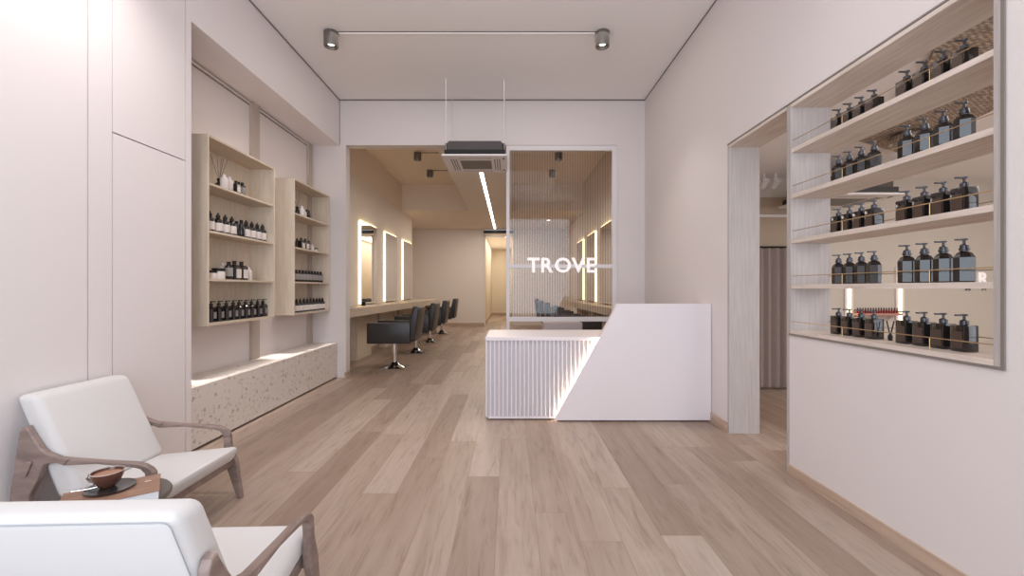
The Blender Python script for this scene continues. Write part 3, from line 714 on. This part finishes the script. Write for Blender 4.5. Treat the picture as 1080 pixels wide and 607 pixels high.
def counter(label, pts, sgn, supports):
    o = thing('styling_counter', label, 'counter', (pts[0][0], pts[0][1], 0))
    ox, oy = pts[0]
    MB().prism([(x-ox, y-oy) for x, y in pts], .773, .90, 'z', bev=.002).build('worktop', M_oak_h, o)
    for (a, b2, xa, xb) in supports:
        MB().box(min(xa, xb)-ox, max(xa, xb)-ox, a-oy, b2-oy, 0, .773).build('support_panel', M_oak, o)
    return o
fx = lambda y: -2.335+(y-6.37)*.0587
counter('long pale oak styling counter along the left salon wall', [(SX+.045, 6.17), (fx(6.17), 6.17), (fx(12.5), 12.5), (SX+.045, 12.5)], 1,
        [(a, a+.75, SX+.02, SX+.14) for a in (7.40, 9.05, 10.62)] + [(6.17, 6.22, SX+.02, SX+.3), (12.4, 12.5, SX+.05, -2.05)])
counter('long pale oak styling counter seen through the glass screen on the right', [(SR-.045, 6.3), (1.55, 6.3), (1.41, 11.45), (SR-.045, 11.45)], -1,
        [(a, a+.75, SR-.14, SR-.02) for a in (7.3, 8.9, 10.4)])
o = tag(MB().box(-.03, .03, -.02, .02, 0, .075, bev=.004).build('card_holder', M_blackm), 'small dark box standing on the left styling counter', 'box'); o.location = (-2.54, 7.75, .90)
for k, (p_, z_) in enumerate(((451, 1.27), (455.5, 1.27))):
    o = tag(box('wall_socket', M_frame, px(p_, 14.49)-.04, px(p_, 14.49)+.04, 14.486, 14.5, z_-.04, z_+.04, bev=.004), ['white wall socket on the far salon wall, left of two', 'white wall socket on the far salon wall, right of two'][k], 'socket')

ch = thing('styling_chair', '', 'chair', (0, 0, 0), group='dark leather styling chairs')
MB().box(-.26, .30, -.235, .235, .40, .52, bev=.025, seg=3).build('seat', M_leather, ch, True)
for s in (-1, 1):
    MB().box(-.30, .33, s*.27-.035, s*.27+.035, .395, .70, bev=.012, seg=2).build('armrest', M_leather, ch, True)
MB().prism([(-.22, .44), (-.33, .93), (-.40, .935), (-.42, .90), (-.36, .42)], -.27, .27, 'y', bev=.014, seg=3).build('backrest', M_leather, ch, True)
MB().lathe([(.030, .03), (.030, .20), (.037, .20), (.037, .40)], 18).build('column', M_chrome, ch, True)
st = MB(); st.lathe([(0, .0), (.17, .0), (.175, .010), (.14, .028), (.08, .05), (.045, .09), (0, .09)], 24)
for k in range(4):
    a = PI/4+k*PI/2; c, s = math.cos(a), math.sin(a)
    st.loft([[(c*r0 - s*w0, s*r0 + c*w0, z0), (c*r0 + s*w0, s*r0 - c*w0, z0), (c*r0 + s*w0, s*r0 - c*w0, z1), (c*r0 - s*w0, s*r0 + c*w0, z1)] for r0, w0, z0, z1 in ((.05, .035, .004, .05), (.18, .026, .003, .03), (.27, .018, .0, .014))])
st.build('star_base', M_chrome, ch, True)
MB().tube([(0, -.03, .36), (.02, -.11, .35), (.03, -.13, .33)], .007, 8).build('height_lever', M_blackm, ch, True)
CH = Once(ch)
LC = ['nearest', 'second nearest', 'third nearest', 'farthest']
for k, y in enumerate((6.78, 8.40, 10.0, 11.9)):
    CH.put((-1.75-.02*k, y, 0), 'black leather styling chair at the left salon counter, %s to the pillar' % LC[k], PI)
for k, y in enumerate((7.1, 8.6, 10.1, 11.8)):
    CH.put((1.08, y, 0), 'dark styling chair seen through glass at right counter, %s to the desk' % LC[k], 0)
wc = thing('storage_cabinet', 'low white cabinet seen through the clear glass under the reeded pane', 'cabinet', (.75, 6.40, 0))
MB().box(-.27, .27, -.15, .15, .04, .72, bev=.006).build('carcass', M_white, wc)
MB().box(-.25, .25, -.162, -.15, .06, .70, bev=.003).build('door', M_white, wc)
MB().box(-.24, .24, -.12, .12, 0, .04).build('plinth', M_gap, wc)

# ------------------------------------------------------------------ lounge chairs
def make_lounge():
    o = thing('lounge_chair', '', 'armchair', (0, 0, 0), group='cream lounge chairs')
    s_ = 2.02/F
    U = lambda p, q: ((p-VX)*s_+2.27, H-(q-VY)*s_)
    rear = [U(31, 448.7), U(36, 457), U(41.5, 465.5), U(46, 472), U(52, 477), U(65, 481.6), U(76, 482.6), (.26, .402), U(62, 486.9), U(55, 487.3), U(49, 489.5), U(45.5, 496), U(43, 504), U(34, 521), (.06, .03), (.052, 0), (.022, 0), (.012, .02), U(13, 521), U(19, 483.6), U(23.5, 455), U(26, 450)]
    arm = [U(76, 482.6), U(109, 485), U(140, 486.6), U(148, 487.5), U(154, 489), U(160.7, 492.7), (.665, .372), (.668, .35), (.627, .35), (.624, .366), U(150, 493.6), U(143, 492), U(104, 488.2), (.26, .402)]
    fore = [(.668, .352), (.672, .30), (.69, .25), (.705, .215), (.735, 0), (.707, 0), (.66, .14), (.635, .20), (.628, .25), (.632, .30), (.627, .352)]
    for s in (-1, 1):
        v0, v1 = sorted((s*.257, s*.287))
        MB().prism(rear, v0, v1, 'y', bev=.007, seg=4).build('rear_leg', M_walnut, o)
        MB().prism(arm, v0, v1, 'y', bev=.007, seg=4).build('armrest', M_walnut, o)
        MB().prism(fore, v0, v1, 'y', bev=.007, seg=4).build('front_leg', M_walnut, o)
        MB().prism([(.09, .135), (.66, .185), (.66, .225), (.09, .175)], s*.235-.012, s*.235+.012, 'y', bev=.003).build('side_rail', M_walnut, o)
        t0, t1 = sorted((s*.287, s*.297))
        MB().prism([(.075, .36), (.100, .355), (.125, .415), (.118, .425), (.098, .425)], t0, t1, 'y', bev=.003).build('joint_block', M_walnut, o)
    MB().box(.655, .685, -.257, .257, .185, .225, bev=.004).build('front_rail', M_walnut, o)
    MB().box(.06, .085, -.257, .257, .13, .17, bev=.004).build('rear_rail', M_walnut, o)
    def slab(name, A, B, C, Dd, hw, r):
        t = MB().prism([A, B, C, Dd], -hw, hw, 'y', bev=r, seg=4)
        ob = t.build(name, M_fabric, o, True); return ob
    bk = slab('back_cushion', (.31, .262), (.10, .712), (-.005, .71), (.205, .225), .255, .032)
    # piping round the rear face of the back cushion
    e = .030; a = Vector((-.005, 0, .71)); b2 = Vector((.205, 0, .225)); d = (b2-a).normalized()
    nrm = Vector((d.z, 0, -d.x))
    if nrm.x > 0: nrm = -nrm
    def loop(a, b2, hw, off, r=.02):
        P_ = []; a_ = a+d*off; b_ = b2-d*off; hw_ = hw-off
        for (c, su, sv) in ((a_, 1, -1), (a_, 1, 1), (b_, -1, 1), (b_, -1, -1)):
            P_.append((c + d*(r*su if False else 0), sv*hw_))
        pts = []
        cs = [(a_, -hw_), (a_, hw_), (b_, hw_), (b_, -hw_)]
        for i in range(4):
            p, v = cs[i]; pp, pv = cs[i-1]; pn, nv = cs[(i+1) % 4]
            A3 = Vector((p.x, v, p.z)); Pv = Vector((pp.x, pv, pp.z)); Nx = Vector((pn.x, nv, pn.z))
            s0 = A3 + (Pv-A3).normalized()*r; s1 = A3 + (Nx-A3).normalized()*r
            for q in (0, .25, .5, .75, 1): pts.append((s0*(1-q)+A3*q)*(1-q) + (A3*(1-q)+s1*q)*q)
        pts.append(pts[0]); return [p + nrm*.0005 for p in pts]
    MB().tube(loop(a, b2, .255, .016), .0014, 6).build('piping', M_pipe, bk, True)
    slab('seat_cushion', (.705, .222), (.742, .312), (.27, .262), (.25, .17), .25, .036)
    return o
lc = make_lounge()
LG = Once(lc)
LG.put((-2.27, 2.2925, 0), 'cream lounge chair with walnut frame facing right, against the left wall')
LG.put((-.973, .95, 0), 'cream lounge chair with walnut frame seen from behind at the bottom left corner', PI/2+math.radians(2.2))

# ------------------------------------------------------------------ side table with book and coffee
tb = thing('side_table', 'small round grey side table between the two lounge chairs', 'table', (-1.60, 1.80, 0))
MB().lathe([(0, .335), (.182, .335), (.190, .342), (.190, .354), (.186, .36), (0, .36)], 40).build('tabletop', M_greymetal, tb, True)
MB().lathe([(0, .008), (.016, .008), (.016, .335), (0, .335)], 16).build('column', M_greymetal, tb, True)
MB().lathe([(0, 0), (.12, 0), (.124, .006), (.03, .012), (0, .012)], 32).build('base_plate', M_greymetal, tb, True)
ang = math.atan2(.18, .24)
bk = thing('book', 'brown covered book with white pages under the coffee cup', 'book', (-1.575, 1.765, .36), ang)
hwb, hdb = .15, .10
M_cover = wood('brown_cover', [(.3, s2l(132, 98, 80)), (.7, s2l(156, 122, 102))], (.2, 1, 1), .5, 25)
MB().box(-hwb, hwb, -hdb, hdb, 0, .003).build('back_cover', M_cover, bk)
MB().box(-hwb+.004, hwb-.003, -hdb+.003, hdb-.004, .003, .034).build('page_block', mat('book_pages', s2l(226, 228, 232), .7), bk)
MB().box(-hwb, hwb, -hdb, hdb, .034, .038).build('front_cover', M_cover, bk)
MB().box(hwb-.05, hwb-.03, .03, .038, .038, .0385).build('cover_print', M_label, bk)
cu = thing('coffee_cup', 'brown coffee cup with latte foam standing on the metal saucer', 'cup', (-1.615, 1.79, .404))
MB().lathe([(0, .002), (.022, .0), (.026, .004), (.040, .020), (.051, .045), (.054, .062), (.050, .062), (.047, .048), (.0, .046)], 32).build('bowl', M_cup, cu, True)
MB().lathe([(0, .053), (.030, .0535), (.0495, .052), (.0495, .050), (0, .050)], 32).build('coffee', M_coffee, cu, True)
MB().tube([(.0535*math.cos(k*PI/16), .0535*math.sin(k*PI/16), .063) for k in range(33)], .0016, 6).build('rim', mat('cup_rim', s2l(190, 180, 176), .1, coat=1), cu, True)
hd = MB(); hd.tube([(-.048+.0, -.004, .050), (-.066, -.01, .052), (-.072, -.012, .038), (-.062, -.008, .024), (-.038, -.002, .020)], .0045, 8)
hd.build('handle', M_cup, cu, True)
sa = thing('saucer', 'dark metal saucer on the book under the coffee cup', 'saucer', (-1.60, 1.785, .398))
MB().lathe([(0, 0), (.05, 0), (.058, .002), (.080, .008), (.081, .010), (.058, .006), (0, .005)], 36).build('plate', mat('dark_saucer', s2l(90, 86, 86), .2, .7), sa, True)
sp_ = thing('teaspoon', 'small steel teaspoon lying on the saucer left of the cup', 'spoon', (-1.66, 1.755, .411), .5)
MB().tube([(-.055, 0, 0), (0, 0, -.001), (.03, .0, .002)], .0025, 8).build('handle', M_chrome, sp_, True)
MB().lathe([(0, -.003), (.010, 0), (.0, .001)], 14, M=Matrix.Translation((-.062, 0, .002)) @ Matrix.Diagonal((1.4, .9, 1, 1))).build('bowl', M_chrome, sp_, True)
